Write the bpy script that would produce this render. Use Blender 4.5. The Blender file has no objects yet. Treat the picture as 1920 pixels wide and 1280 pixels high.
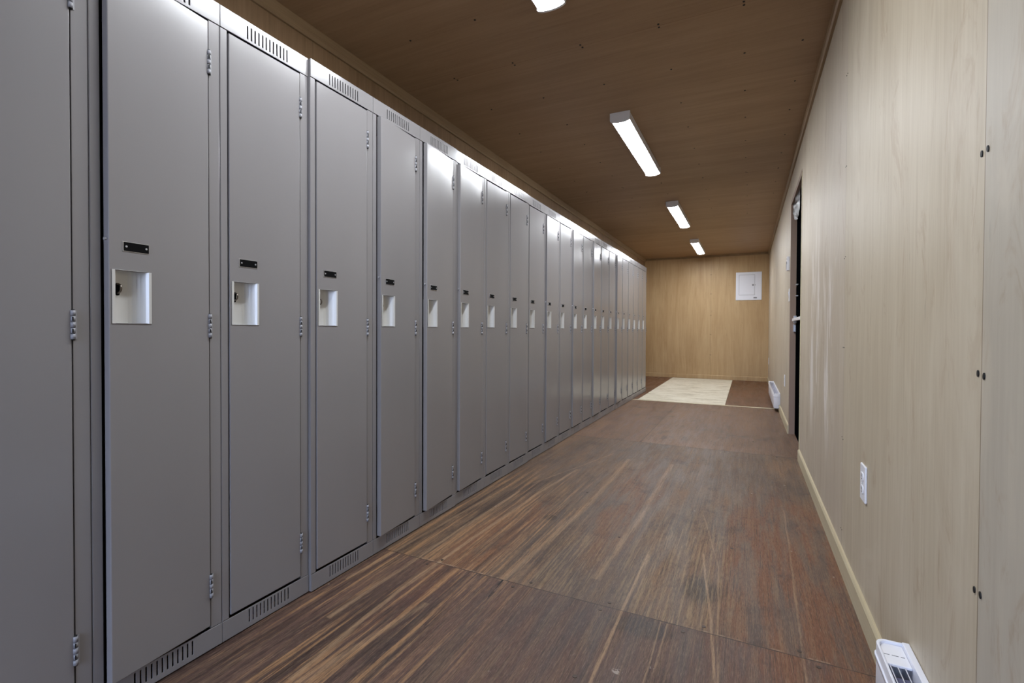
import bpy, bmesh, math, random
from mathutils import Vector, Matrix
random.seed(4)
scn = bpy.context.scene
COL = scn.collection

# ------------------------------------------------------------------ camera
F_PX, YAW, PITCH, ROLL, PPX, PPY, CAM_H = 902.8, 0.4534, -0.0136, 0.0041, 961.8, 629.8, 0.911
cd = bpy.data.cameras.new('camera'); cam = bpy.data.objects.new('camera', cd); COL.objects.link(cam)
cd.sensor_fit = 'HORIZONTAL'; cd.sensor_width = 36.0
cd.lens = F_PX * 36.0 / 1920
cd.shift_x = -(PPX - 960) / 1920
cd.shift_y = (PPY - 640) / 1920
cd.clip_start = 0.02; cd.clip_end = 100
_c, _s = math.cos(YAW), math.sin(YAW)
_r = Vector((_c, _s, 0)); _f = Vector((-_s, _c, 0)); _u = Vector((0, 0, 1))
_fw = _f * math.cos(PITCH) + _u * math.sin(PITCH)
_up = -_f * math.sin(PITCH) + _u * math.cos(PITCH)
_R = _r * math.cos(ROLL) + _up * math.sin(ROLL)
_U = -_r * math.sin(ROLL) + _up * math.cos(ROLL)
m = Matrix.Identity(4)
for i in range(3):
    m[i][0] = _R[i]; m[i][1] = _U[i]; m[i][2] = -_fw[i]
m.translation = Vector((0, 0, CAM_H))
cam.matrix_world = m
scn.camera = cam

# ------------------------------------------------------------------ colour management, world (daylight at the open end behind the camera)
scn.view_settings.view_transform = 'Standard'
scn.view_settings.look = 'None'
scn.view_settings.exposure = 0.0
scn.view_settings.gamma = 1.0
scn.view_settings.use_curve_mapping = False
LAMP = 76.0
DAY = 8.0
w = bpy.data.worlds.new('world'); scn.world = w; w.use_nodes = True
nt = w.node_tree; nt.nodes.clear()
o = nt.nodes.new('ShaderNodeOutputWorld'); bg = nt.nodes.new('ShaderNodeBackground')
tc = nt.nodes.new('ShaderNodeTexCoord'); sp = nt.nodes.new('ShaderNodeSeparateXYZ')
cr = nt.nodes.new('ShaderNodeValToRGB')
nt.links.new(tc.outputs['Generated'], sp.inputs[0]); nt.links.new(sp.outputs['Z'], cr.inputs[0])
cr.color_ramp.elements[0].position = 0.0; cr.color_ramp.elements[0].color = (0.16, 0.17, 0.19, 1)
cr.color_ramp.elements[1].position = 0.06; cr.color_ramp.elements[1].color = (0.58, 0.70, 1.0, 1)
nt.links.new(cr.outputs[0], bg.inputs[0]); bg.inputs[1].default_value = DAY
nt.links.new(bg.outputs[0], o.inputs[0])

# ------------------------------------------------------------------ dimensions (metres; camera stands at x=0, y=0)
LX = -1.3568           # locker fronts
WR = 0.3354            # right wall
WL = -1.832            # left wall
YB = 9.6957            # far wall
YF = -2.3              # open end behind the camera
ZC = 2.305             # ceiling
U0, UW = 0.5685, 0.3048
D0, D1, DZ = 3.95, 4.88, 2.02   # doorway in the right wall

# ------------------------------------------------------------------ helpers
def lin(c):
    return tuple((x / 12.92 if x <= 0.04045 else ((x + 0.055) / 1.055) ** 2.4) for x in [v / 255 for v in c]) + (1.0,)

class NT:
    def __init__(s, name):
        s.m = bpy.data.materials.new(name); s.m.use_nodes = True
        s.t = s.m.node_tree; s.t.nodes.clear()
        s.out = s.t.nodes.new('ShaderNodeOutputMaterial')
        s.b = s.t.nodes.new('ShaderNodeBsdfPrincipled')
        s.t.links.new(s.b.outputs[0], s.out.inputs[0])
        s._pos = None
    def n(s, ty, **kw):
        x = s.t.nodes.new(ty)
        for k, v in kw.items(): setattr(x, k, v)
        return x
    def l(s, a, b): s.t.links.new(a, b)
    def pos(s):
        if s._pos is None: s._pos = s.n('ShaderNodeTexCoord').outputs['Object']
        return s._pos
    def xyz(s):
        if not hasattr(s, '_xyz'):
            q = s.n('ShaderNodeSeparateXYZ'); s.l(s.pos(), q.inputs[0]); s._xyz = q.outputs
        return s._xyz
    def math(s, op, a, b=None, c=None, clamp=False):
        x = s.n('ShaderNodeMath', operation=op); x.use_clamp = clamp
        for i, v in enumerate([a, b, c]):
            if v is None: continue
            if isinstance(v, (int, float)): x.inputs[i].default_value = v
            else: s.l(v, x.inputs[i])
        return x.outputs[0]
    def noise(s, scale3, detail=3, rough=0.55, dist=0.0, vec=None, off=(0, 0, 0)):
        mp = s.n('ShaderNodeMapping'); s.l(vec or s.pos(), mp.inputs[0])
        mp.inputs['Scale'].default_value = scale3; mp.inputs['Location'].default_value = off
        x = s.n('ShaderNodeTexNoise'); x.inputs['Scale'].default_value = 1.0
        x.inputs['Detail'].default_value = detail; x.inputs['Roughness'].default_value = rough
        x.inputs['Distortion'].default_value = dist
        s.l(mp.outputs[0], x.inputs['Vector']); return x.outputs[0]
    def ramp(s, fac, stops):
        r = s.n('ShaderNodeValToRGB'); e = r.color_ramp.elements
        while len(e) < len(stops): e.new(0.5)
        for i, (p, c) in enumerate(stops):
            e[i].position = p; e[i].color = c if len(c) == 4 else lin(c)
        s.l(fac, r.inputs[0]); return r.outputs[0]
    def sm(s, fac, a, b, lo=0.0, hi=1.0):
        r = s.n('ShaderNodeMapRange', interpolation_type='SMOOTHSTEP'); s.l(fac, r.inputs[0])
        r.inputs[1].default_value = a; r.inputs[2].default_value = b
        r.inputs[3].default_value = lo; r.inputs[4].default_value = hi
        return r.outputs[0]
    def mix(s, fac, a, b, mode='MIX'):
        x = s.n('ShaderNodeMix', data_type='RGBA', blend_type=mode)
        if isinstance(fac, (int, float)): x.inputs[0].default_value = fac
        else: s.l(fac, x.inputs[0])
        for i, v in ((6, a), (7, b)):
            if isinstance(v, tuple): x.inputs[i].default_value = v if len(v) == 4 else lin(v)
            else: s.l(v, x.inputs[i])
        return x.outputs[2]
    def bump(s, h, strength, dist=0.002):
        x = s.n('ShaderNodeBump'); x.inputs['Strength'].default_value = strength
        x.inputs['Distance'].default_value = dist
        s.l(h, x.inputs['Height']); s.l(x.outputs[0], s.b.inputs['Normal'])

def simple(name, col, rough=0.5, metal=0.0, spec=0.5, emit=None, es=0):
    k = NT(name); k.b.inputs['Base Color'].default_value = lin(col)
    k.b.inputs['Roughness'].default_value = rough; k.b.inputs['Metallic'].default_value = metal
    k.b.inputs['Specular IOR Level'].default_value = spec
    if emit:
        k.b.inputs['Emission Color'].default_value = lin(emit); k.b.inputs['Emission Strength'].default_value = es
    return k.m

# ------------------------------------------------------------------ materials
def plywood(name, along, across, light, mid, dark, seam0=None, seamw=1.2192, scuff=False, rough=0.5, contrast=1.0, seam_col=(110, 90, 62), seam_a=0.75):
    """veneered plywood; grain runs along one axis (0,1,2)"""
    k = NT(name)
    def sc(al, ac):
        v = [ac] * 3; v[along] = al; return tuple(v)
    X = k.xyz()
    u = X[across]
    g1 = k.noise(sc(0.9, 9), 4, 0.6, 0.8)
    g2 = k.noise(sc(3.0, 90), 3, 0.6, 0.2)
    g3 = k.noise(sc(14, 420), 2, 0.6)
    big = k.noise((1.1, 1.1, 1.1), 3, 0.6, 0.3, off=(3, 1, 7))
    f = k.math('ADD', k.math('MULTIPLY', g1, 0.42), k.math('MULTIPLY', g2, 0.26))
    f = k.math('ADD', f, k.math('MULTIPLY', g3, 0.10))
    f = k.math('ADD', f, k.math('MULTIPLY', big, 0.22))
    if seam0 is not None:
        t = k.math('DIVIDE', k.math('SUBTRACT', u, seam0), seamw)
        idx = k.math('FLOOR', t)
        wn = k.n('ShaderNodeTexWhiteNoise', noise_dimensions='1D'); k.l(k.math('ADD', idx, 12.3), wn.inputs['W'])
        f = k.math('ADD', f, k.math('MULTIPLY', k.math('SUBTRACT', wn.outputs[0], 0.5), 0.10))
    c0 = 0.5 - 0.17 / contrast; c1 = 0.5 + 0.17 / contrast
    col = k.ramp(f, [(c0, dark), (0.5, mid), (c1, light)])
    # cathedral figure: soft darker loops
    wv = k.n('ShaderNodeTexWave', wave_type='RINGS', rings_direction='XYZ'[across] if False else 'SPHERICAL')
    mp = k.n('ShaderNodeMapping'); k.l(k.pos(), mp.inputs[0]); mp.inputs['Scale'].default_value = sc(0.55, 3.0)
    k.l(mp.outputs[0], wv.inputs[0]); wv.inputs['Scale'].default_value = 2.2; wv.inputs['Distortion'].default_value = 5.0
    wv.inputs['Detail'].default_value = 2; wv.inputs['Detail Scale'].default_value = 0.7
    wm = k.math('MULTIPLY', k.sm(wv.outputs['Fac'], 0.75, 1.0), k.sm(big, 0.45, 0.65, 0, 0.16))
    col = k.mix(wm, col, dark)
    # small brown mineral flecks
    fl = k.noise(sc(9, 60), 2, 0.5, 0, off=(5, 9, 2))
    col = k.mix(k.sm(fl, 0.70, 0.80, 0, 0.30), col, tuple(int(v * 0.72) for v in dark))
    if scuff:
        col = k.mix(k.math('MULTIPLY', k.math('LESS_THAN', X[1], 1.015), 0.45), col, (176, 174, 166))
        col = k.mix(k.math('MULTIPLY', k.math('GREATER_THAN', X[1], 2.234), 0.35), col, (192, 180, 168))
        kn = k.noise((1, 7, 2.4), 5, 0.7, 1.6, off=(2, 3, 8))
        col = k.mix(k.sm(kn, 0.56, 0.68, 0, 0.35), col, (150, 124, 92))
        s1 = k.noise((1, 9, 1.5), 5, 0.68, 0.5, off=(0, 2, 1))
        my = k.math('MULTIPLY', k.sm(X[1], 2.1, 2.7), k.sm(X[1], 3.7, 3.2))
        mz = k.math('MULTIPLY', k.sm(X[2], 0.25, 0.6), k.sm(X[2], 1.6, 1.1))
        mm = k.math('MULTIPLY', k.math('MULTIPLY', my, mz), k.sm(s1, 0.49, 0.64, 0, 0.8))
        s2 = k.noise((1, 3.5, 1.6), 5, 0.65, 0.8, off=(0, 7, 3))
        mm2 = k.sm(s2, 0.50, 0.68, 0, 0.38)
        col = k.mix(mm2, col, light)
        col = k.mix(mm, col, (226, 220, 214))
    if seam0 is not None:
        fr = k.math('FRACT', t)
        dd = k.math('MINIMUM', fr, k.math('SUBTRACT', 1.0, fr))
        se = k.math('LESS_THAN', dd, 0.0011)
        col = k.mix(k.math('MULTIPLY', se, seam_a), col, seam_col)
    k.l(col, k.b.inputs['Base Color'])
    k.b.inputs['Roughness'].default_value = rough
    k.b.inputs['Specular IOR Level'].default_value = 0.3
    k.bump(g3, 0.15, 0.0006)
    return k.m

M = {}
M['wall_right'] = plywood('birch_plywood_right', 2, 1, (206, 196, 176), (188, 176, 153), (158, 142, 116), 1.015, 1.2192, scuff=True, contrast=0.62)
M['wall_back'] = plywood('birch_plywood_back', 2, 0, (198, 172, 134), (182, 154, 114), (160, 128, 88), -0.62, 1.2192, contrast=0.8)
M['wall_left'] = plywood('birch_plywood_left', 2, 1, (150, 126, 98), (134, 108, 80), (110, 86, 60), 0.4, 1.2192)
M['ceiling'] = plywood('ceiling_plywood', 0, 1, (174, 146, 116), (156, 128, 98), (134, 106, 78), 2.29, 2.44, contrast=0.7, seam_col=(120, 85, 55), seam_a=0.3)
M['trim'] = plywood('pine_trim', 1, 0, (158, 134, 104), (142, 118, 88), (122, 98, 70))
M['base'] = plywood('pine_baseboard', 1, 0, (206, 196, 170), (194, 182, 152), (172, 158, 128), contrast=0.8)
M['jamb'] = simple('doorway_jamb_wood', (150, 128, 112), 0.6)
M['pale_edge'] = simple('bare_wood_edge', (200, 190, 160), 0.6)

def floor_material():
    k = NT('worn_plywood_floor')
    X = k.xyz(); x, y = X[0], X[1]
    i1 = k.math('GREATER_THAN', y, 1.55); i2 = k.math('GREATER_THAN', y, 3.965); i3 = k.math('GREATER_THAN', y, 6.40)
    idx = k.math('ADD', k.math('ADD', i1, i2), i3)
    near = k.math('SUBTRACT', 1.0, i1); midp = k.math('SUBTRACT', i1, i2)
    cmb = k.n('ShaderNodeCombineXYZ'); k.l(k.math('MULTIPLY', idx, 3.7), cmb.inputs[0]); k.l(k.math('MULTIPLY', idx, 1.3), cmb.inputs[1])
    va = k.n('ShaderNodeVectorMath', operation='ADD'); k.l(k.pos(), va.inputs[0]); k.l(cmb.outputs[0], va.inputs[1])
    V = va.outputs[0]
    big = k.noise((2.4, 1.0, 1), 5, 0.62, 0.3, V)
    mid = k.noise((12, 1.5, 1), 5, 0.68, 0.15, V)
    long_ = k.noise((34, 0.8, 1), 6, 0.75, 0.05, V)
    g = k.noise((110, 3.2, 1), 5, 0.75, 0.05, V)
    gd = k.noise((150, 3.6, 1), 5, 0.8, 0.05, V, off=(2, 5, 0))
    fine = k.noise((420, 34, 1), 4, 0.8, 0.1, V)
    blot = k.noise((6, 4, 1), 5, 0.7, 0.4, V, off=(4, 4, 0))
    edge = k.math('MULTIPLY', k.math('SUBTRACT', k.noise((7, 3, 1), 4, 0.65, 0, off=(8, 1, 0)), 0.5), 1.6)
    def blob(cx, cy, rx, ry, strength=1.0, soft=0.8):
        a = k.math('POWER', k.math('ABSOLUTE', k.math('DIVIDE', k.math('SUBTRACT', x, cx), rx)), 2.0)
        b = k.math('POWER', k.math('ABSOLUTE', k.math('DIVIDE', k.math('SUBTRACT', y, cy), ry)), 2.0)
        return k.sm(k.math('ADD', k.math('ADD', a, b), edge), 1.0 + soft, 1.0 - soft * 0.9, 0, strength)
    # sheets: purple brown near, olive brown middle, plain brown beyond
    tone = k.math('ADD', k.math('MULTIPLY', big, 0.45), k.math('MULTIPLY', mid, 0.55))
    cn = k.ramp(tone, [(0.38, (66, 50, 46)), (0.48, (88, 68, 62)), (0.56, (102, 78, 69)), (0.66, (118, 88, 72))])
    cm = k.ramp(tone, [(0.38, (78, 62, 54)), (0.48, (100, 82, 68)), (0.56, (116, 94, 76)), (0.66, (134, 104, 78))])
    cf = k.ramp(tone, [(0.38, (104, 80, 66)), (0.5, (124, 98, 80)), (0.64, (140, 112, 90))])
    ce = k.ramp(tone, [(0.38, (104, 72, 52)), (0.64, (130, 92, 66))])
    base = k.mix(i1, cn, cm); base = k.mix(i2, base, cf); base = k.mix(i3, base, ce)
    # reddish orange bare patches
    om = k.math('MAXIMUM', blob(0.16, 2.1, 0.24, 0.9, .8), k.math('MULTIPLY', blob(-0.55, 2.6, 0.14, 0.7, .45), 1.0))
    om = k.math('MAXIMUM', om, blob(-1.0, 1.9, 0.12, 0.5, .6)); om = k.math('MAXIMUM', om, k.math('MULTIPLY', near, blob(0.25, 1.2, 0.3, 0.5, .35)))
    om = k.math('MULTIPLY', om, k.sm(mid, 0.40, 0.56, 0.25, 1.0))
    base = k.mix(k.math('MULTIPLY', om, k.math('SUBTRACT', 1.0, i2)), base, (124, 78, 48))
    base = k.mix(k.math('MULTIPLY', k.math('MULTIPLY', near, blob(-0.99, 1.28, 0.10, 0.22, .8)), k.sm(long_, 0.45, 0.6)), base, (84, 38, 32))
    # stains
    base = k.mix(k.sm(blot, 0.52, 0.68, 0, 0.55), base, (56, 44, 42))
    base = k.mix(k.math('MULTIPLY', i1, blob(-0.14, 1.80, 0.07, 0.09, .75)), base, (40, 36, 34))
    base = k.mix(k.math('MULTIPLY', near, blob(-0.30, 1.49, 0.10, 0.05, .7)), base, (48, 46, 50))
    base = k.mix(blob(-0.85, 2.17, 0.03, 0.035, .9, .5), base, (44, 32, 26))
    base = k.mix(k.math('MULTIPLY', k.math('MULTIPLY', near, blob(-0.90, 1.13, 0.05, 0.2, .6)), 1.0), base, (44, 34, 36))
    # fine tan wear of the middle sheet, strongest near the joint
    w = k.math('MULTIPLY', midp, k.math('MAXIMUM', blob(-0.22, 1.9, 0.20, 0.55, .62), 0.2))
    w = k.math('MAXIMUM', w, k.math('MULTIPLY', midp, blob(-0.62, 1.8, 0.12, 0.3, .5)))
    w = k.math('MAXIMUM', w, k.math('MULTIPLY', near, 0.22)); w = k.math('MAXIMUM', w, k.math('MULTIPLY', i2, 0.14))
    base = k.mix(k.math('MULTIPLY', w, k.sm(g, 0.47, 0.60, 0.0, 0.85)), base, (166, 144, 108))
    # long tan splinter streaks along the lockers
    lw = k.math('MULTIPLY', k.sm(x, -0.50, -0.95), k.sm(y, 3.6, 2.2))
    lw = k.math('MAXIMUM', lw, 0.12)
    ls = k.math('MULTIPLY', k.sm(long_, 0.51, 0.59), k.sm(g, 0.36, 0.52, 0.35, 1.0))
    base = k.mix(k.math('MULTIPLY', k.math('MULTIPLY', ls, lw), 0.85), base, (172, 136, 98))
    ld = k.math('MULTIPLY', k.sm(long_, 0.47, 0.38), lw)
    base = k.mix(k.math('MULTIPLY', ld, 0.7), base, (50, 36, 32))
    # individual scratches
    wob = k.math('MULTIPLY', k.math('SUBTRACT', k.noise((2, 5, 1), 3, 0.6, 0, off=(0, 3, 0)), 0.5), 0.012)
    xw = k.math('ADD', x, wob); tot = None
    for (wd, st_, pts) in SCR:
        for (xa, ya), (xb, yb) in zip(pts, pts[1:]):
            if ya > yb: xa, ya, xb, yb = xb, yb, xa, ya
            cx_ = k.math('ADD', k.math('MULTIPLY', k.math('SUBTRACT', y, ya), (xb - xa) / (yb - ya)), xa)
            d = k.math('ABSOLUTE', k.math('SUBTRACT', xw, cx_))
            mk = k.math('MULTIPLY', k.sm(d, wd, wd * 0.3, 0, st_), k.math('MULTIPLY', k.math('GREATER_THAN', y, ya), k.math('LESS_THAN', y, yb)))
            tot = mk if tot is None else k.math('MAXIMUM', tot, mk)
    base = k.mix(k.math('MULTIPLY', tot, k.sm(g, 0.38, 0.52, 0.35, 0.9)), base, (170, 144, 114))
    # grain
    base = k.mix(k.sm(gd, 0.52, 0.64, 0, 0.60), base, (44, 34, 31))
    base = k.mix(k.sm(fine, 0.50, 0.64, 0, 0.55), base, (46, 35, 31))
    base = k.mix(k.sm(fine, 0.47, 0.34, 0, 0.34), base, (160, 142, 122))
    # paint specks
    vo = k.n('ShaderNodeTexVoronoi', feature='F1'); vo.inputs['Scale'].default_value = 7
    k.l(V, vo.inputs['Vector'])
    wn = k.noise((60, 60, 1), 3, 0.6, 0, V)
    sk = k.math('MULTIPLY', k.math('LESS_THAN', vo.outputs['Distance'], 0.045), k.sm(wn, 0.5, 0.56))
    sk = k.math('MAXIMUM', sk, k.math('MULTIPLY', blob(-0.305, 1.268, .014, .011, 1, .3), k.sm(wn, 0.44, 0.5)))
    base = k.mix(k.math('MULTIPLY', sk, 0.6), base, (186, 180, 172))
    def line(v, c, wdt): return k.math('LESS_THAN', k.math('ABSOLUTE', k.math('SUBTRACT', v, c)), wdt)
    jy = k.math('ADD', y, k.math('MULTIPLY', wob, 0.4))
    jt = k.math('MAXIMUM', k.math('MULTIPLY', line(jy, 1.55, 0.0018), k.sm(blot, 0.35, 0.5, 0.4, 1)), line(jy, 3.965, 0.0035))
    jl = k.math('MULTIPLY', line(x, -0.775, 0.0025), k.math('MULTIPLY', i2, k.math('SUBTRACT', 1.0, i3)))
    jt = k.math('MAXIMUM', jt, k.math('MULTIPLY', jl, 0.8))
    base = k.mix(k.math('MULTIPLY', jt, 0.85), base, (30, 22, 18))
    lj = k.math('MULTIPLY', line(jy, 1.556, 0.003), k.sm(mid, 0.5, 0.6, 0, .7))
    base = k.mix(lj, base, (160, 146, 128))
    # split at the first joint
    dsp = k.math('ABSOLUTE', k.math('SUBTRACT', k.math('ADD', x, k.math('MULTIPLY', k.math('SUBTRACT', mid, .5), 0.10)), -0.795))
    csp = k.math('MULTIPLY', k.math('LESS_THAN', dsp, k.sm(y, 1.42, 1.55, 0.0005, 0.0045)), k.math('MULTIPLY', k.math('GREATER_THAN', y, 1.42), k.math('LESS_THAN', y, 1.55)))
    base = k.mix(csp, base, (12, 9, 8))
    base = k.mix(1.0, base, (0.80, 0.74, 0.69, 1.0), 'MULTIPLY')
    k.l(base, k.b.inputs['Base Color'])
    k.l(k.sm(mid, 0.35, 0.65, 0.40, 0.60), k.b.inputs['Roughness'])
    k.b.inputs['Specular IOR Level'].default_value = 0.35
    hh = k.math('SUBTRACT', k.math('ADD', fine, k.math('MULTIPLY', g, 0.8)), k.math('MULTIPLY', jt, 3))
    k.bump(hh, 0.6, 0.0012)
    return k.m
SCR = [(.008, .8, [(-.34, .9), (-.355, 1.196), (-.359, 1.545), (-.353, 1.991)]),
       (.006, .9, [(-.155, 2.1), (-.088, 1.56), (-.068, 1.338), (-.066, 1.1)]),
       (.0045, .6, [(-.184, 2.533), (-.092, 2.003), (-.084, 1.809), (-.072, 1.568), (-.05, 1.1)]),
       (.005, .55, [(.175, 2.792), (.165, 2.249), (.151, 1.75), (.147, 1.444), (.145, 1.1)]),
       (.012, .7, [(-1.18, 1.1), (-1.171, 1.805), (-1.147, 2.453)]), (.013, .7, [(-1.061, .86), (-1.084, 1.332), (-1.072, 1.735), (-1.045, 2.407), (-.99, 3.0)]),
       (.012, .6, [(-1.306, 1.3), (-1.253, 2.302)]), (.02, .5, [(-.494, 1.705), (-.461, 2.365), (-.453, 3.407)]), (.02, .45, [(-.792, 1.537), (-.736, 2.385), (-.743, 3.412)]),
       (.018, .5, [(-1.029, .863), (-.952, 1.306)]), (.008, .5, [(-1.137, 2.617), (-1.02, 3.0), (-.881, 3.506)]), (.004, .5, [(-.22, 1.2), (-.215, 1.545)]), (.003, .5, [(-.23, 1.0), (-.235, 1.545)])]
M['floor'] = floor_material()

def osb():
    k = NT('pale_unfinished_plywood')
    a = k.noise((3, 9, 1), 4, 0.6, 0.4); b = k.noise((18, 60, 1), 3, 0.6, 0.3)
    c = k.ramp(k.math('ADD', k.math('MULTIPLY', a, .6), k.math('MULTIPLY', b, .4)), [(0.36, (168, 156, 132)), (0.47, (205, 197, 176)), (0.6, (222, 216, 200))])
    k.l(c, k.b.inputs['Base Color']); k.b.inputs['Roughness'].default_value = 0.6
    return k.m
M['patch'] = osb()

def locker_paint():
    k = NT('grey_locker_enamel')
    a = k.noise((2.5, 2.5, 1.0), 2, 0.5, 0)
    c = k.ramp(a, [(0.3, (129, 127, 128)), (0.7, (134, 132, 133))])
    k.l(c, k.b.inputs['Base Color'])
    k.b.inputs['Roughness'].default_value = 0.2
    k.b.inputs['Specular IOR Level'].default_value = 0.5
    wob = k.noise((5, 5, 2.2), 2, 0.5, 0, off=(1, 2, 3))
    k.bump(wob, 0.35, 0.004)
    return k.m
M['locker'] = locker_paint()
M['dark'] = simple('dark_gap', (14, 14, 16), 0.8)
M['pocket'] = simple('brushed_stainless_pocket', (206, 207, 206), 0.34, 0.3)
M['hinge'] = simple('grey_painted_hinge', (140, 141, 146), 0.4)
M['plate'] = simple('black_plate', (5, 5, 6), 0.8, 0, 0.1)
M['alu'] = simple('bright_aluminium', (205, 206, 210), 0.3, 0.8)
M['steel'] = simple('dull_steel', (120, 112, 105), 0.3, 0.9)
M['white'] = simple('white_plastic', (232, 233, 238), 0.35)
M['white_metal'] = simple('white_enamel', (226, 228, 236), 0.3)
M['greyplastic'] = simple('grey_plastic', (120, 122, 128), 0.5)
M['black'] = simple('black_screw', (10, 9, 8), 0.6)
M['blackdoor'] = simple('black_door_enamel', (6, 7, 9), 0.95, 0, 0.0)
M['fins'] = simple('zinc_heater_fins', (150, 150, 178), 0.4, 0.6)
M['bag'] = simple('grey_plastic_bag', (36, 40, 48), 0.35)
M['rust'] = simple('screw_rust', (70, 58, 50), 0.5, 0.4)
M['lens'] = simple('lit_lamp_lens', (250, 250, 255), 0.4, 0, 0.5, (246, 250, 255), LAMP)

class B:
    def __init__(s): s.bm = bmesh.new(); s.mats = []
    def mi(s, m):
        if m not in s.mats: s.mats.append(m)
        return s.mats.index(m)
    def box(s, x0, x1, y0, y1, z0, z1, m):
        i = s.mi(m); v = [s.bm.verts.new((x, y, z)) for x in (x0, x1) for y in (y0, y1) for z in (z0, z1)]
        for f in ((0, 1, 3, 2), (4, 6, 7, 5), (0, 4, 5, 1), (2, 3, 7, 6), (0, 2, 6, 4), (1, 5, 7, 3)):
            q = s.bm.faces.new([v[j] for j in f]); q.material_index = i
        return s
    def poly_extrude(s, pts, axis, a0, a1, m, smooth=False):
        """closed polygon pts (p,q) in the two remaining axes, extruded along axis"""
        i = s.mi(m)
        def mk(p, q, a):
            r = [0, 0, 0]; o2 = [k for k in range(3) if k != axis]; r[o2[0]] = p; r[o2[1]] = q; r[axis] = a
            return s.bm.verts.new(r)
        A = [mk(p, q, a0) for p, q in pts]; C = [mk(p, q, a1) for p, q in pts]
        fs = [s.bm.faces.new(A), s.bm.faces.new(C[::-1])]
        n = len(pts)
        for k in range(n):
            f = s.bm.faces.new([A[k], C[k], C[(k + 1) % n], A[(k + 1) % n]]); f.smooth = smooth; fs.append(f)
        for f in fs: f.material_index = i
        return s
    def cyl(s, c, r, h, axis, m, seg=16, r2=None, sx=1.0):
        i = s.mi(m); r2 = r if r2 is None else r2
        o2 = [k for k in range(3) if k != axis]
        def ring(a, rr):
            out = []
            for k in range(seg):
                t = 2 * math.pi * k / seg; p = list(c); p[o2[0]] += rr * math.cos(t) * sx; p[o2[1]] += rr * math.sin(t); p[axis] = c[axis] + a
                out.append(s.bm.verts.new(p))
            return out
        A = ring(-h / 2, r); C = ring(h / 2, r2)
        fs = [s.bm.faces.new(A[::-1]), s.bm.faces.new(C)]
        for k in range(seg):
            f = s.bm.faces.new([A[k], A[(k + 1) % seg], C[(k + 1) % seg], C[k]]); f.smooth = True; fs.append(f)
        for f in fs: f.material_index = i
        return s
    def plate(s, ys, zs, skip, x0, x1, m, mside=None):
        """plate in the y/z plane with rectangular holes, front at x1, back at x0"""
        i = s.mi(m)
        Fv = {}; Bv = {}
        def gv(d, a, b, x):
            if (a, b) not in d: d[(a, b)] = s.bm.verts.new((x, ys[a], zs[b]))
            return d[(a, b)]
        ny, nz = len(ys) - 1, len(zs) - 1
        on = lambda a, b: 0 <= a < ny and 0 <= b < nz and (a, b) not in skip
        for a in range(ny):
            for b in range(nz):
                if not on(a, b): continue
                s.bm.faces.new([gv(Fv, a, b, x1), gv(Fv, a + 1, b, x1), gv(Fv, a + 1, b + 1, x1), gv(Fv, a, b + 1, x1)]).material_index = i
                s.bm.faces.new([gv(Bv, a, b, x0), gv(Bv, a, b + 1, x0), gv(Bv, a + 1, b + 1, x0), gv(Bv, a + 1, b, x0)]).material_index = i
                for (da, db, p, q) in ((-1, 0, (a, b), (a, b + 1)), (1, 0, (a + 1, b + 1), (a + 1, b)), (0, -1, (a + 1, b), (a, b)), (0, 1, (a, b + 1), (a + 1, b + 1))):
                    if not on(a + da, b + db):
                        s.bm.faces.new([gv(Fv, *p, x1), gv(Fv, *q, x1), gv(Bv, *q, x0), gv(Bv, *p, x0)]).material_index = i
        return s
    def obj(s, name, parent=None, loc=None, bevel=0, seg=2, smooth=False):
        bmesh.ops.recalc_face_normals(s.bm, faces=s.bm.faces)
        me = bpy.data.meshes.new(name); s.bm.to_mesh(me); s.bm.free()
        for mm in s.mats: me.materials.append(mm)
        if smooth:
            for p in me.polygons: p.use_smooth = True
        ob = bpy.data.objects.new(name, me); COL.objects.link(ob)
        if parent: ob.parent = parent
        if loc: ob.location = loc
        if bevel:
            b = ob.modifiers.new('bevel', 'BEVEL'); b.width = bevel; b.segments = seg; b.limit_method = 'ANGLE'; b.angle_limit = math.radians(40)
            b.harden_normals = False
        return ob

def struct(o): o['kind'] = 'structure'; return o
def tag(o, label, cat, group=None):
    o['label'] = label; o['category'] = cat
    if group: o['group'] = group
    return o
def empty(name, loc):
    o = bpy.data.objects.new(name, None); COL.objects.link(o); o.location = loc; o.empty_display_size = 0.1; return o
def copy_tree(o, parent=None):
    c = o.copy(); COL.objects.link(c)
    if parent: c.parent = parent
    for ch in list(o.children): copy_tree(ch, c)
    return c

# ------------------------------------------------------------------ room shell
struct(B().box(WL - .02, WR + .16, YF, YB + .1, -0.1, 0.0, M['floor']).obj('floor'))
struct(B().box(WL - .02, WR + .16, YF, YB + .1, ZC, ZC + .1, M['ceiling']).obj('ceiling'))
ceiling = bpy.data.objects['ceiling']; floor = bpy.data.objects['floor']
struct(B().box(WL - .1, WL, YF, YB + .1, 0, ZC, M['wall_left']).obj('wall_left'))
struct(B().box(WL, WR, YB, YB + .1, 0, ZC, M['wall_back']).obj('wall_back'))
# right wall with the doorway cut through it
wb = B()
wb.plate([YF, D0, D1, YB], [0, DZ, ZC], {(1, 0)}, WR, WR + .06, M['wall_right'])
wall_right = struct(wb.obj('wall_right'))
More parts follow.
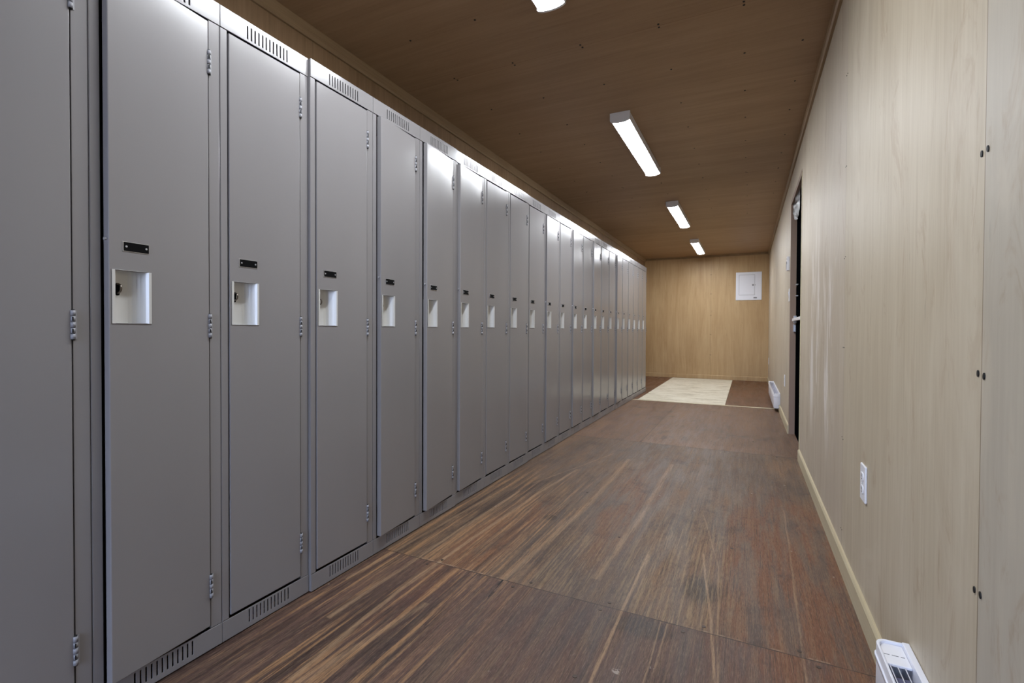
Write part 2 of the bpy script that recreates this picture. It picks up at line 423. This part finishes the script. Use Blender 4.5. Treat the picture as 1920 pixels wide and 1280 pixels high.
# baseboards
def baseboard(nm, pts, axis, a0, a1):
    return struct(B().poly_extrude(pts, axis, a0, a1, M['base']).obj(nm))
bp = [(WR, 0), (WR - .012, 0), (WR - .012, .070), (WR - .007, .078), (WR, .078)]
baseboard('baseboard_right_near', bp, 1, YF, D0 - .042)
baseboard('baseboard_right_far', bp, 1, D1 + .002, YB - .012)
baseboard('baseboard_back', [(YB, 0), (YB - .012, 0), (YB - .012, .070), (YB - .007, .078), (YB, .078)], 0, WL, WR)
bpy.data.objects['baseboard_back'].data.materials[0] = M['wall_back']
# ceiling trims
struct(B().poly_extrude([(WR, ZC), (WR - .018, ZC), (WR - .018, ZC - .040), (WR - .012, ZC - .050), (WR, ZC - .050)], 1, YF, YB - .014, M['trim']).obj('trim_1'))
struct(B().poly_extrude([(WL, ZC), (WL + .016, ZC), (WL + .016, ZC - .052), (WL + .010, ZC - .060), (WL, ZC - .060)], 1, YF, YB - .014, M['trim']).obj('trim_2'))
struct(B().box(WL, WR, YB - .014, YB, ZC - .035, ZC, M['trim']).obj('trim_3'))
# pale joint strip across the floor in front of the far sheet
struct(B().box(LX - .02, WR - .012, 6.345, 6.385, 0.0, 0.003, M['pale_edge']).obj('trim_4'))

# doorway: jambs, head, closed dark door beyond
J = .115
door = empty('door_1', (0, 0, 0)); door['kind'] = 'structure'
B().box(WR + .056, WR + J, D0 - .03, D0 + .004, 0, DZ - .009, M['jamb']).obj('near_jamb', door)
B().box(WR - .002, WR + J, D1 - .008, D1 + .03, 0, DZ, M['jamb']).obj('far_jamb', door)
B().box(WR - .001, WR + J, D0, D1, DZ - .008, DZ + .03, M['jamb']).obj('head_jamb', door)
B().box(WR + .043, WR + .085, D0 + .006, D1 - .010, .006, DZ - .010, M['blackdoor']).obj('door_leaf', door, bevel=.002)
pb = B()
pb.box(WR + .012, WR + .032, D0 + .10, D1 - .03, .992, 1.018, M['white'])
pb.box(WR + .020, WR + .0435, D1 - .10, D1 - .04, .975, 1.04, M['alu']); pb.box(WR + .020, WR + .0435, D0 + .08, D0 + .14, .975, 1.04, M['alu'])
h_ = pb.obj('push_bar', door, bevel=.004); h_['label'] = 'pale metal push bar'
B().box(WR + .020, WR + .0425, D1 - .045, D1 - .0085, .90, .965, M['alu']).obj('latch_box', door, bevel=.003)
for z in (1.30, 1.205):
    B().box(WR + .028, WR + .0435, D1 - .20, D1 - .10, z - .004, z + .004, M['alu']).obj('metal_strip', door, bevel=.001)
# pale bare edge of the sheet beside the opening
struct(B().box(WR - .0025, WR + .001, D0 - .040, D0 + .0, 0, DZ, M['pale_edge']).obj('trim_5'))

# bag hung over the top of the doorway
bb = bmesh.new(); nx, nz = 14, 20
grid = []
for side in (0, 1):
    g = []
    for a in range(nx + 1):
        col_ = []
        for b in range(nz + 1):
            t = a / nx; v = b / nz
            yy = D1 - .56 + .50 * t; zz = 2.005 - .185 * v * (0.75 + .25 * math.sin(3.1 * t + .3))
            fat = .018 * math.sin(math.pi * min(1, v * .9 + .06)) * math.sin(math.pi * t) ** .5 if 0 < t < 1 else 0
            wr_ = .006 * math.sin(t * 23 + 3 * v) + .004 * math.sin(v * 17 + t * 9)
            xx = WR + .018 + (fat * (-1 if side == 0 else 1)) + wr_ * (1 if side == 0 else .5) * math.sin(math.pi * t)
            col_.append(bb.verts.new((xx, yy, zz)))
        g.append(col_)
    grid.append(g)
    for a in range(nx):
        for b in range(nz):
            bb.faces.new([g[a][b], g[a + 1][b], g[a + 1][b + 1], g[a][b + 1]]).smooth = True
bmesh.ops.remove_doubles(bb, verts=bb.verts, dist=.0002)
me = bpy.data.meshes.new('plastic_bag'); bb.to_mesh(me); bb.free(); me.materials.append(M['bag'])
bag = bpy.data.objects.new('plastic_bag', me); COL.objects.link(bag)
tag(bag, 'crumpled dark grey plastic bag hanging at the top of the doorway', 'bag')

# ------------------------------------------------------------------ screws (parts of the surfaces they hold)
scw = B().cyl((0, 0, 0), .0055, .002, 0, M['black'], 12, sx=.62).obj('screw', wall_right)
scw.data.transform(Matrix.Identity(4))
first = True
def put_screw(proto, parent, loc, rot=0):
    c = proto.copy(); COL.objects.link(c); c.parent = parent; c.location = loc; c.rotation_euler = (rot, 0, 0) if proto is scw else (0, 0, rot)
    return c
spots = []
for k, y in enumerate([1.015, 2.234]):
    for z in (0.145, 0.495, 0.844, 1.193, 1.543, 1.892):
        for s_ in (-1, 1):
            spots.append((WR - .0006, y + s_ * .011, z + random.uniform(-.004, .004)))
scw.location = spots[0]
for p in spots[1:]: put_screw(scw, wall_right, p, random.uniform(-.3, .3)).scale = (1, 1, 1) if p[1] < 1.5 else (1, .3, .3)
cs = B().cyl((0, 0, 0), .0050, .002, 2, M['black'], 10).obj('screw', ceiling)
cspots = []
for x in (-.02, -.38, -.745, -1.115, -1.48, .22):
    for y0 in (-.15, 2.29, 4.73, 7.17):
        xj = x + random.uniform(-.008, .008)
        for dy in (0.012, .41, .83, 1.22, 1.65, 2.04, 2.428):
            y = y0 + dy
            if y < 0.4 or y > 6.5 or (-.84 < x < -.66 and any(a - .03 < y < b + .03 for a, b in ((.69, 1.89), (3.08, 4.28), (5.44, 6.66), (7.85, 9.07)))): continue
            cspots.append((xj, y, ZC - .0006))
cs.location = cspots[0]
for p in cspots[1:90]: put_screw(cs, ceiling, p)
fs_ = B().cyl((0, 0, 0), .006, .0014, 2, M['rust'], 10).obj('screw', floor)
fsp = []
for y in (1.525, 1.578, 3.93, 3.995):
    for x in (-1.1, -.72, -.42, -.14, .17): fsp.append((x + random.uniform(-.03, .03), y, .0004))
fsp += [(-.05, 2.2, .0004), (-.5, 2.1, .0004), (-.8, 2.6, .0004), (.1, 1.35, .0004), (-.4, 1.2, .0004), (-.2, 5.2, .0004), (-.9, 4.9, .0004), (.05, 4.4, .0004)]
fs_.location = fsp[0]
for p in fsp[1:]: put_screw(fs_, floor, p)
bs = B().cyl((0, 0, 0), .005, .002, 1, M['rust'], 8).obj('screw', bpy.data.objects['wall_back'])
bsp = [(x, YB - .0006, z) for z in (.453, .832, 1.19, 1.588, 1.946) for x in (-.612, -.628)]
bs.location = bsp[0]
for p in bsp[1:]: put_screw(bs, bpy.data.objects['wall_back'], p)

# pale plywood sheet set in the floor at the far end
ps = B().box(0, 1.045, 0, 3.27, 0, .004, M['patch']).obj('plywood_sheet', loc=(-1.285, 6.387, 0.0))
tag(ps, 'pale unfinished plywood sheet laid in the brown floor before the far wall', 'plywood sheet')

# ------------------------------------------------------------------ lockers
HZ = 1.83; ZH = 1.768; ZK = .0634; DEPTH = .457; UWm = UW - .0016
def slots_plate(y0, y1, z0, z1, sz0, sz1, sy0, sy1, n, m):
    pitch = (sy1 - sy0) / (n - 1)
    ys = [y0]
    for i_ in range(n):
        c = sy0 + i_ * pitch; ys += [c - .0019, c + .0019]
    ys.append(y1)
    zs = [z0, sz0, sz1, z1]
    skip = {(1 + 2 * i_, 1) for i_ in range(n)}
    return B().plate(ys, zs, skip, -.0012, .0012, m)

def make_locker():
    L = empty('locker', (LX, U0 - UW, 0))
    g = M['locker']
    b = B(); y0, y1 = .0008, UW - .0008
    b.box(-DEPTH, -.0004, y0, y0 + .0012, .004, HZ - .001, g); b.box(-DEPTH, -.0004, y1 - .0012, y1, .004, HZ - .001, g)
    b.box(-DEPTH, -DEPTH + .0012, y0 + .0012, y1 - .0012, .004, HZ - .001, g)
    b.box(-DEPTH + .0012, -.002, y0 + .0012, y1 - .0012, HZ - .0025, HZ - .001, g)
    b.box(-DEPTH + .0013, -.023, y0 + .0014, y1 - .0014, .055, .0565, g)
    # stiles
    b.box(-.022, 0, y0 + .0013, .0212, ZK, ZH, g); b.box(-.022, 0, .2735, y1 - .0013, ZK, ZH, g)
    b.box(-.030, -.022, .0212, .034, ZK, ZH, M['dark']); b.box(-.030, -.022, .262, .2735, ZK, ZH, M['dark'])
    b.obj('frame', L, bevel=.0012)
    t = slots_plate(y0, y1, ZH + .001, HZ, 1.777, 1.815, .084, .2215, 12, g).obj('top_panel', L, bevel=.0008)
    t.location = (.0012, 0, 0)
    t2 = slots_plate(y0, y1, .004, ZK - .001, .019, .057, .084, .2215, 12, g).obj('base_panel', L, bevel=.0008)
    t2.location = (.0012, 0, 0)
    # door, origin on the hinge line
    HY = .2705; dw = .2455; dx1 = .003; dx0 = -.017
    zo0, zo1 = .9225, 1.0475; yo0, yo1 = .0320 - HY, .1160 - HY
    d = B().plate([-dw, yo0, yo1, 0], [.071, zo0, zo1, 1.763], {(1, 1)}, dx0, dx1, g).obj('door', L, bevel=.0022, seg=3)
    d.location = (0, HY, 0)
    # recessed pull pocket
    prof = [(yo0 - .0015, .0042), (yo0 + .0050, .0044), (yo0 + .0072, -.026), (yo0 + .050, -.028), (yo0 + .058, -.0255), (yo0 + .064, -.020), (yo0 + .069, -.0125), (yo0 + .0755, -.001), (yo1 - .0045, .0044), (yo1 + .0015, .0042)]
    k = B(); i_ = k.mi(M['pocket']); A = []; C = []
    for (yy, xx) in prof:
        A.append(k.bm.verts.new((xx, yy, zo0 - .0010))); C.append(k.bm.verts.new((xx, yy, zo1 + .0010)))
    for j in range(len(prof) - 1):
        k.bm.faces.new([A[j], A[j + 1], C[j + 1], C[j]])
    k.bm.faces.new(A[1:-1]); k.bm.faces.new(C[1:-1])
    po = k.obj('handle_pocket', d)
    so = po.modifiers.new('solid', 'SOLIDIFY'); so.thickness = .0009; so.offset = 0
    # dark latch slot and metal hook
    s_ = B()
    pts = []
    for t_ in range(24):
        a_ = 2 * math.pi * t_ / 24; pts.append((.0052 * math.cos(a_), .0052 * math.sin(a_) + (.010 if math.sin(a_) > 0 else -.010)))
    s_.poly_extrude([(yo0 + .027 + p_, 1.004 + q_) for p_, q_ in pts], 0, -.0272, -.0262, M['plate'])
    s_.obj('latch_slot', d)
    hk = B(); i_ = hk.mi(M['steel']); rings = []
    for t_ in range(13):
        a_ = -math.pi / 2 + math.pi * t_ / 12; cx_, cz_ = -.026 + .014 * math.cos(a_), 1.006 + .011 * math.sin(a_)
        ring = []
        for q in range(8):
            b_ = 2 * math.pi * q / 8; rr = .0022
            ring.append(hk.bm.verts.new((cx_ + rr * math.cos(b_) * math.cos(a_), yo0 + .027 + rr * math.sin(b_), cz_ + rr * math.cos(b_) * math.sin(a_))))
        rings.append(ring)
    for a_ in range(12):
        for q in range(8):
            hk.bm.faces.new([rings[a_][q], rings[a_][(q + 1) % 8], rings[a_ + 1][(q + 1) % 8], rings[a_ + 1][q]]).smooth = True
    hk.obj('latch_hook', d)
    # number plate
    n_ = B(); ya, yb = .0535 - HY, .1125 - HY
    n_.box(dx1 - .0004, dx1 + .0010, ya, yb, 1.0935, 1.1170, M['alu'])
    n_.box(dx1 + .0010, dx1 + .0016, ya + .0022, yb - .0008, 1.0947, 1.1158, M['plate'])
    for yy in (ya + .008, yb - .0065): n_.cyl((dx1 + .0018, yy, 1.1053), .0030, .0016, 0, M['alu'], 14, r2=.0018)
    n_.obj('number_plate', d)
    # hinges
    for z in (.1845, .9175, 1.650):
        hb = B(); hh = .066; z0 = z - hh / 2
        for q in range(5):
            hb.cyl((.0040, .2722, z0 + hh * (q + .5) / 5), .0046 if q % 2 == 0 else .0041, hh / 5 - .0012, 2, M['hinge'], 14)
        hb.cyl((.0040, .2722, z), .0030, hh + .003, 2, M['dark'], 10)
        hb.box(.0005, .0022, .2735, .2800, z0 + .001, z0 + hh - .001, M['hinge'])
        for q in (1, 3): hb.box(.0034, .0095, .2693, .2712, z0 + hh * q / 5 + .002, z0 + hh * (q + 1) / 5 - .002, M['dark'])
        hb.obj('hinge', L)
    return L

proto = make_locker()
AJAR = {1: .021, 4: .017, 5: .020, 6: .012, 10: .008, 12: .008, 14: .009, 17: .009}
STEP = {}
for n in range(23): STEP[n] = 0.0
for n in (3, 4, 5): STEP[n] = .011
for n in (6, 7, 8): STEP[n] = .006
for n in (17, 18, 19, 20, 21, 22): STEP[n] = .004
ORD = ['', 'first', 'second', 'third', 'fourth', 'fifth', 'sixth', 'seventh', 'eighth', 'ninth', 'tenth', 'eleventh', 'twelfth']
NUM = {1: 'nearest', 2: 'second', 3: 'third', 4: 'fourth', 5: 'fifth', 6: 'sixth', 7: 'seventh', 8: 'eighth', 9: 'ninth', 10: 'tenth', 11: 'eleventh'}
def locker_label(n):
    st = 'door ajar' if n in AJAR else 'door shut'
    if n == 0: return 'grey metal locker cut off by the left edge of the photo, no handle visible'
    if n == 1: return 'nearest grey locker showing its handle, door slightly ajar with a wide lit edge'
    if n <= 11: return 'grey locker, %s, %s in the row counting from the nearest visible handle' % (st, NUM[n])
    if n == 22: return 'grey metal locker at the far end of the row, nearest the back wall'
    return 'grey locker, %s, %s counting back from the far end of the row' % (st, ORD[23 - n])
for n in range(23):
    L = proto if n == 0 else copy_tree(proto)
    L.location = (LX + STEP[n], U0 + UW * (n - 1), 0)
    L.rotation_euler = (0, 0, 0)
    tag(L, locker_label(n), 'locker', 'grey metal lockers in a row along the left wall')
rb = B().cyl((0, 0, 0), .0032, .006, 1, M['alu'], 12)
rub = rb.obj('door_bumper')
used = False
for L in [o_ for o_ in list(COL.objects) if o_.type == 'EMPTY' and o_.name.split('.')[0] == 'locker']:
    n = round((L.location.y - U0) / UW + 1)
    for ch in L.children:
        if ch.name.split('.')[0] == 'door':
            if n in AJAR:
                ch.rotation_euler = (0, 0, math.asin(AJAR[n] / .2455))
                r_ = rub if not used else rub.copy()
                if used: COL.objects.link(r_)
                used = True
                r_.parent = ch; r_.location = (-.006, -.2475, 1.118)
            else:
                ch.rotation_euler = (0, 0, random.uniform(-.001, .004))

# ------------------------------------------------------------------ ceiling lamps
def make_lamp():
    LN = 1.20
    L = empty('ceiling_light', (-.748, 3.08, ZC))
    b = B()
    b.box(-.058, .058, .006, LN - .006, -.006, -.0005, M['white_metal'])
    b.box(-.0595, -.056, .006, LN - .006, -.048, -.0005, M['white_metal']); b.box(.056, .0595, .006, LN - .006, -.048, -.0005, M['white_metal'])
    b.obj('base_tray', L)
    def arc(r, z0, dz):
        return [(r * math.cos(math.pi - math.pi * t / 12), z0 - dz * math.sin(math.pi * t / 12) ** .8 if 0 < t < 12 else z0) for t in range(13)]
    lens = B(); lens.mi(M['lens'])
    P = arc(.0545, -.046, .009)
    A = [lens.bm.verts.new((x, .010, z)) for x, z in P]; C = [lens.bm.verts.new((x, LN - .010, z)) for x, z in P]
    for k in range(len(P) - 1): lens.bm.faces.new([A[k], C[k], C[k + 1], A[k + 1]]).smooth = True
    lens.bm.faces.new(A); lens.bm.faces.new(C)
    lens.obj('diffuser', L)['label'] = 'glowing white diffuser'
    Q = [(-.0645, -.0005)] + arc(.0645, -.046, .021) + [(.0645, -.0005)]
    for (ya, yb) in ((0, .012), (LN - .012, LN)):
        B().poly_extrude(Q, 1, ya, yb, M['white']).obj('end_cap', L, bevel=.0015)
    return L
lp = make_lamp()
LL = [(3.08, 'second from the camera, its whole length in view'), (.69, 'nearest the camera, only its far end in view'), (5.44, 'third from the camera, over the doorway stretch'), (7.85, 'farthest from the camera, nearest the back wall')]
for i_, (y, t) in enumerate(LL):
    o_ = lp if i_ == 0 else copy_tree(lp)
    o_.location = (-.748, y, ZC)
    tag(o_, 'lit white ceiling strip light, ' + t, 'ceiling light', 'strip lights in a line on the ceiling')

# ------------------------------------------------------------------ electric baseboard heaters
def heater(y0, y1, label):
    """wall at x=WR; y0 near end, y1 far end"""
    L = empty('baseboard_heater', (WR, y0, .03)); LEN = y1 - y0; H = .172; Dp = .052; x0 = -.0125
    W = M['white_metal']
    def plan(off, n=6, r=.022):
        pts = [(x0, off)]
        xf = x0 - Dp + off
        for (cy, a0) in ((off + r, -90), (LEN - off - r, 180)):
            for t in range(n + 1):
                a = math.radians(a0 - 90 * t / n) if a0 == -90 else math.radians(a0 - 90 * t / n)
                pts.append((xf + r + r * math.cos(a), cy + r * math.sin(a)))
        pts.append((x0, LEN - off)); return pts
    # front cover: ring wall swept round the plan outline
    b = B(); i_ = b.mi(W)
    outer = plan(0); inner = plan(.005)
    vo = [[b.bm.verts.new((x, y, z)) for x, y in outer] for z in (.012, H)]
    vi = [[b.bm.verts.new((x, y, z)) for x, y in inner] for z in (.012, H)]
    for k in range(len(outer) - 1):
        b.bm.faces.new([vo[0][k], vo[0][k + 1], vo[1][k + 1], vo[1][k]]).smooth = True
        b.bm.faces.new([vi[0][k], vi[1][k], vi[1][k + 1], vi[0][k + 1]]).smooth = True
        b.bm.faces.new([vo[1][k], vo[1][k + 1], vi[1][k + 1], vi[1][k]])
        b.bm.faces.new([vo[0][k], vi[0][k], vi[0][k + 1], vo[0][k + 1]])
    for k in (0, len(outer) - 1): b.bm.faces.new([vo[0][k], vi[0][k], vi[1][k], vo[1][k]])
    b.obj('cover', L, bevel=.001)
    # back plate
    B().box(x0 - .0015, x0 + .0115, .004, LEN - .004, .050, H + .004, W).obj('back_plate', L, bevel=.001)
    # lower bead and lip
    lo = B(); P = plan(-.0025)
    Q = plan(.004)
    for (za, zb) in ((H - .034, H - .026),):
        v1 = [[lo.bm.verts.new((x, y, z)) for x, y in P] for z in (za, zb)]; v2 = [[lo.bm.verts.new((x, y, z)) for x, y in Q] for z in (za, zb)]
        for k in range(len(P) - 1):
            lo.bm.faces.new([v1[0][k], v1[0][k + 1], v1[1][k + 1], v1[1][k]]).smooth = True
            lo.bm.faces.new([v1[1][k], v1[1][k + 1], v2[1][k + 1], v2[1][k]])
            lo.bm.faces.new([v1[0][k], v2[0][k], v2[0][k + 1], v1[0][k + 1]])
    lo.mi(W); lo.obj('bead', L)
    # end covers on top, recessed
    for (ya, yb) in ((.006, .085), (LEN - .085, LEN - .006)):
        e = B().box(x0 - Dp + .006, x0 - .0018, ya, yb, H - .012, H - .006, M['white']); 
        e.obj('end_cover', L, bevel=.0015)
    # fins and guard wires
    f = B(); f.box(x0 - Dp + .012, x0 - .008, .09, LEN - .09, H - .036, H - .030, M['fins'])
    k = .10
    while k < LEN - .1:
        f.box(x0 - Dp + .010, x0 - .006, k, k + .0012, H - .075, H - .030, M['fins']); k += .022
    f.box(x0 - Dp + .006, x0 - .002, .086, LEN - .086, .05, .052, M['dark'])
    f.obj('element', L)
    g = B()
    for x in (x0 - .014, x0 - .027, x0 - .040): g.cyl((x, LEN / 2, H - .010), .0012, LEN - .17, 1, M['white_metal'], 8)
    k = .11
    while k < LEN - .09:
        g.box(x0 - Dp + .004, x0 - .001, k, k + .0022, H - .014, H - .0115, M['white_metal']); k += .11 
    g.obj('wire_guard', L)
    # mark near the far end cover
    t = B()
    for q, wq in ((0, .010), (.014, .012), (.030, .007)): t.box(x0 - .044 + q, x0 - .044 + q + wq, LEN - .052, LEN - .0500, H - .0060, H - .0056, M['greyplastic'])
    t.obj('printed_mark', L)
    # foot / bottom
    B().box(x0 - Dp + .010, x0 - .001, .020, LEN - .02, .002, .012, M['greyplastic']).obj('bottom_tray', L)
    tag(L, label, 'heater', 'baseboard heaters on the right wall')
    return L
heater(.10, 1.365, 'white baseboard heater cut off by the bottom right corner of the photo')
heater(6.13, 7.65, 'white baseboard heater on the right wall beyond the doorway')

# ------------------------------------------------------------------ outlets, switch, thermostat
def outlet(y, z, label, duplex=True, h=.114, wd=.07):
    L = empty('wall_outlet' if duplex else 'light_switch', (WR, y, z - h / 2))
    B().box(-.0065, 0, -wd / 2, wd / 2, 0, h, M['white']).obj('cover_plate', L, bevel=.003, seg=3)
    if duplex:
        for zz in (h / 2 - .020, h / 2 + .020):
            b = B()
            pts = [(.0165 * math.cos(2 * math.pi * t / 24), zz + max(-.0125, min(.0125, .0165 * math.sin(2 * math.pi * t / 24)))) for t in range(24)]
            b.poly_extrude(pts, 0, -.0085, -.006, M['white'])
            for yy in (-.006, .006): b.box(-.0089, -.0084, yy - .001, yy + .001, zz - .001, zz + .007, M['plate'])
            b.cyl((-.0087, 0, zz - .007), .0022, .0008, 0, M['plate'], 10)
            b.obj('socket', L)
        B().cyl((-.0072, 0, h / 2), .0028, .0016, 0, M['alu'], 10).obj('cover_screw', L)
    else:
        B().poly_extrude([(-.006, h / 2 - .030), (-.012, h / 2 + .028), (-.006, h / 2 + .032)], 1, -.016, .016, M['white']).obj('rocker', L)
    tag(L, label, 'outlet' if duplex else 'switch')
    return L
outlet(1.838, .434, 'white duplex wall outlet low on the right wall above the near heater')
outlet(5.42, .42, 'white wall outlet low on the right wall just past the doorway')
outlet(9.45, .38, 'tiny white wall outlet on the right wall nearest the back corner')
outlet(4.965, 1.23, 'white light switch beside the doorway below the thermostat', duplex=False)
T = empty('thermostat', (WR, 5.03, 1.455))
B().box(-.022, 0, -.035, .035, 0, .125, M['white']).obj('case', T, bevel=.004, seg=3)
tb = B().box(-.0228, -.0218, -.030, .000, .095, .113, M['greyplastic']); tb.box(-.0228, -.0218, -.030, .0, .060, .078, M['greyplastic']); tb.obj('display', T)
tb = B().box(-.0250, -.0215, .012, .026, .012, .085, M['greyplastic']); tb.obj('slider', T)
tag(T, 'white wall thermostat high on the right wall beside the doorway', 'thermostat')

# ------------------------------------------------------------------ breaker panel on the back wall
P = empty('breaker_panel', (-.201, YB, 1.459)); W_, H_ = .421, .506
B().box(0, W_, -.010, 0, 0, H_, M['white_metal']).obj('cover', P, bevel=.004, seg=3)
B().box(.051, .309, -.0106, -.0101, .091, .459, M['greyplastic']).obj('door_gap', P)
pd = B().box(.055, .305, -.0135, -.0102, .095, .455, M['white_metal']).obj('panel_door', P, bevel=.002)
B().box(.268, .292, -.0165, -.0137, .255, .285, M['greyplastic']).obj('latch', pd, bevel=.001)
B().cyl((.316, -.0115, .27), .006, .004, 1, M['greyplastic'], 12).obj('cover_screw', P)
B().box(.290, .345, -.0106, -.0101, .030, .052, M['greyplastic']).obj('printed_label', P)
tag(P, 'white metal breaker panel high on the back wall', 'breaker panel')
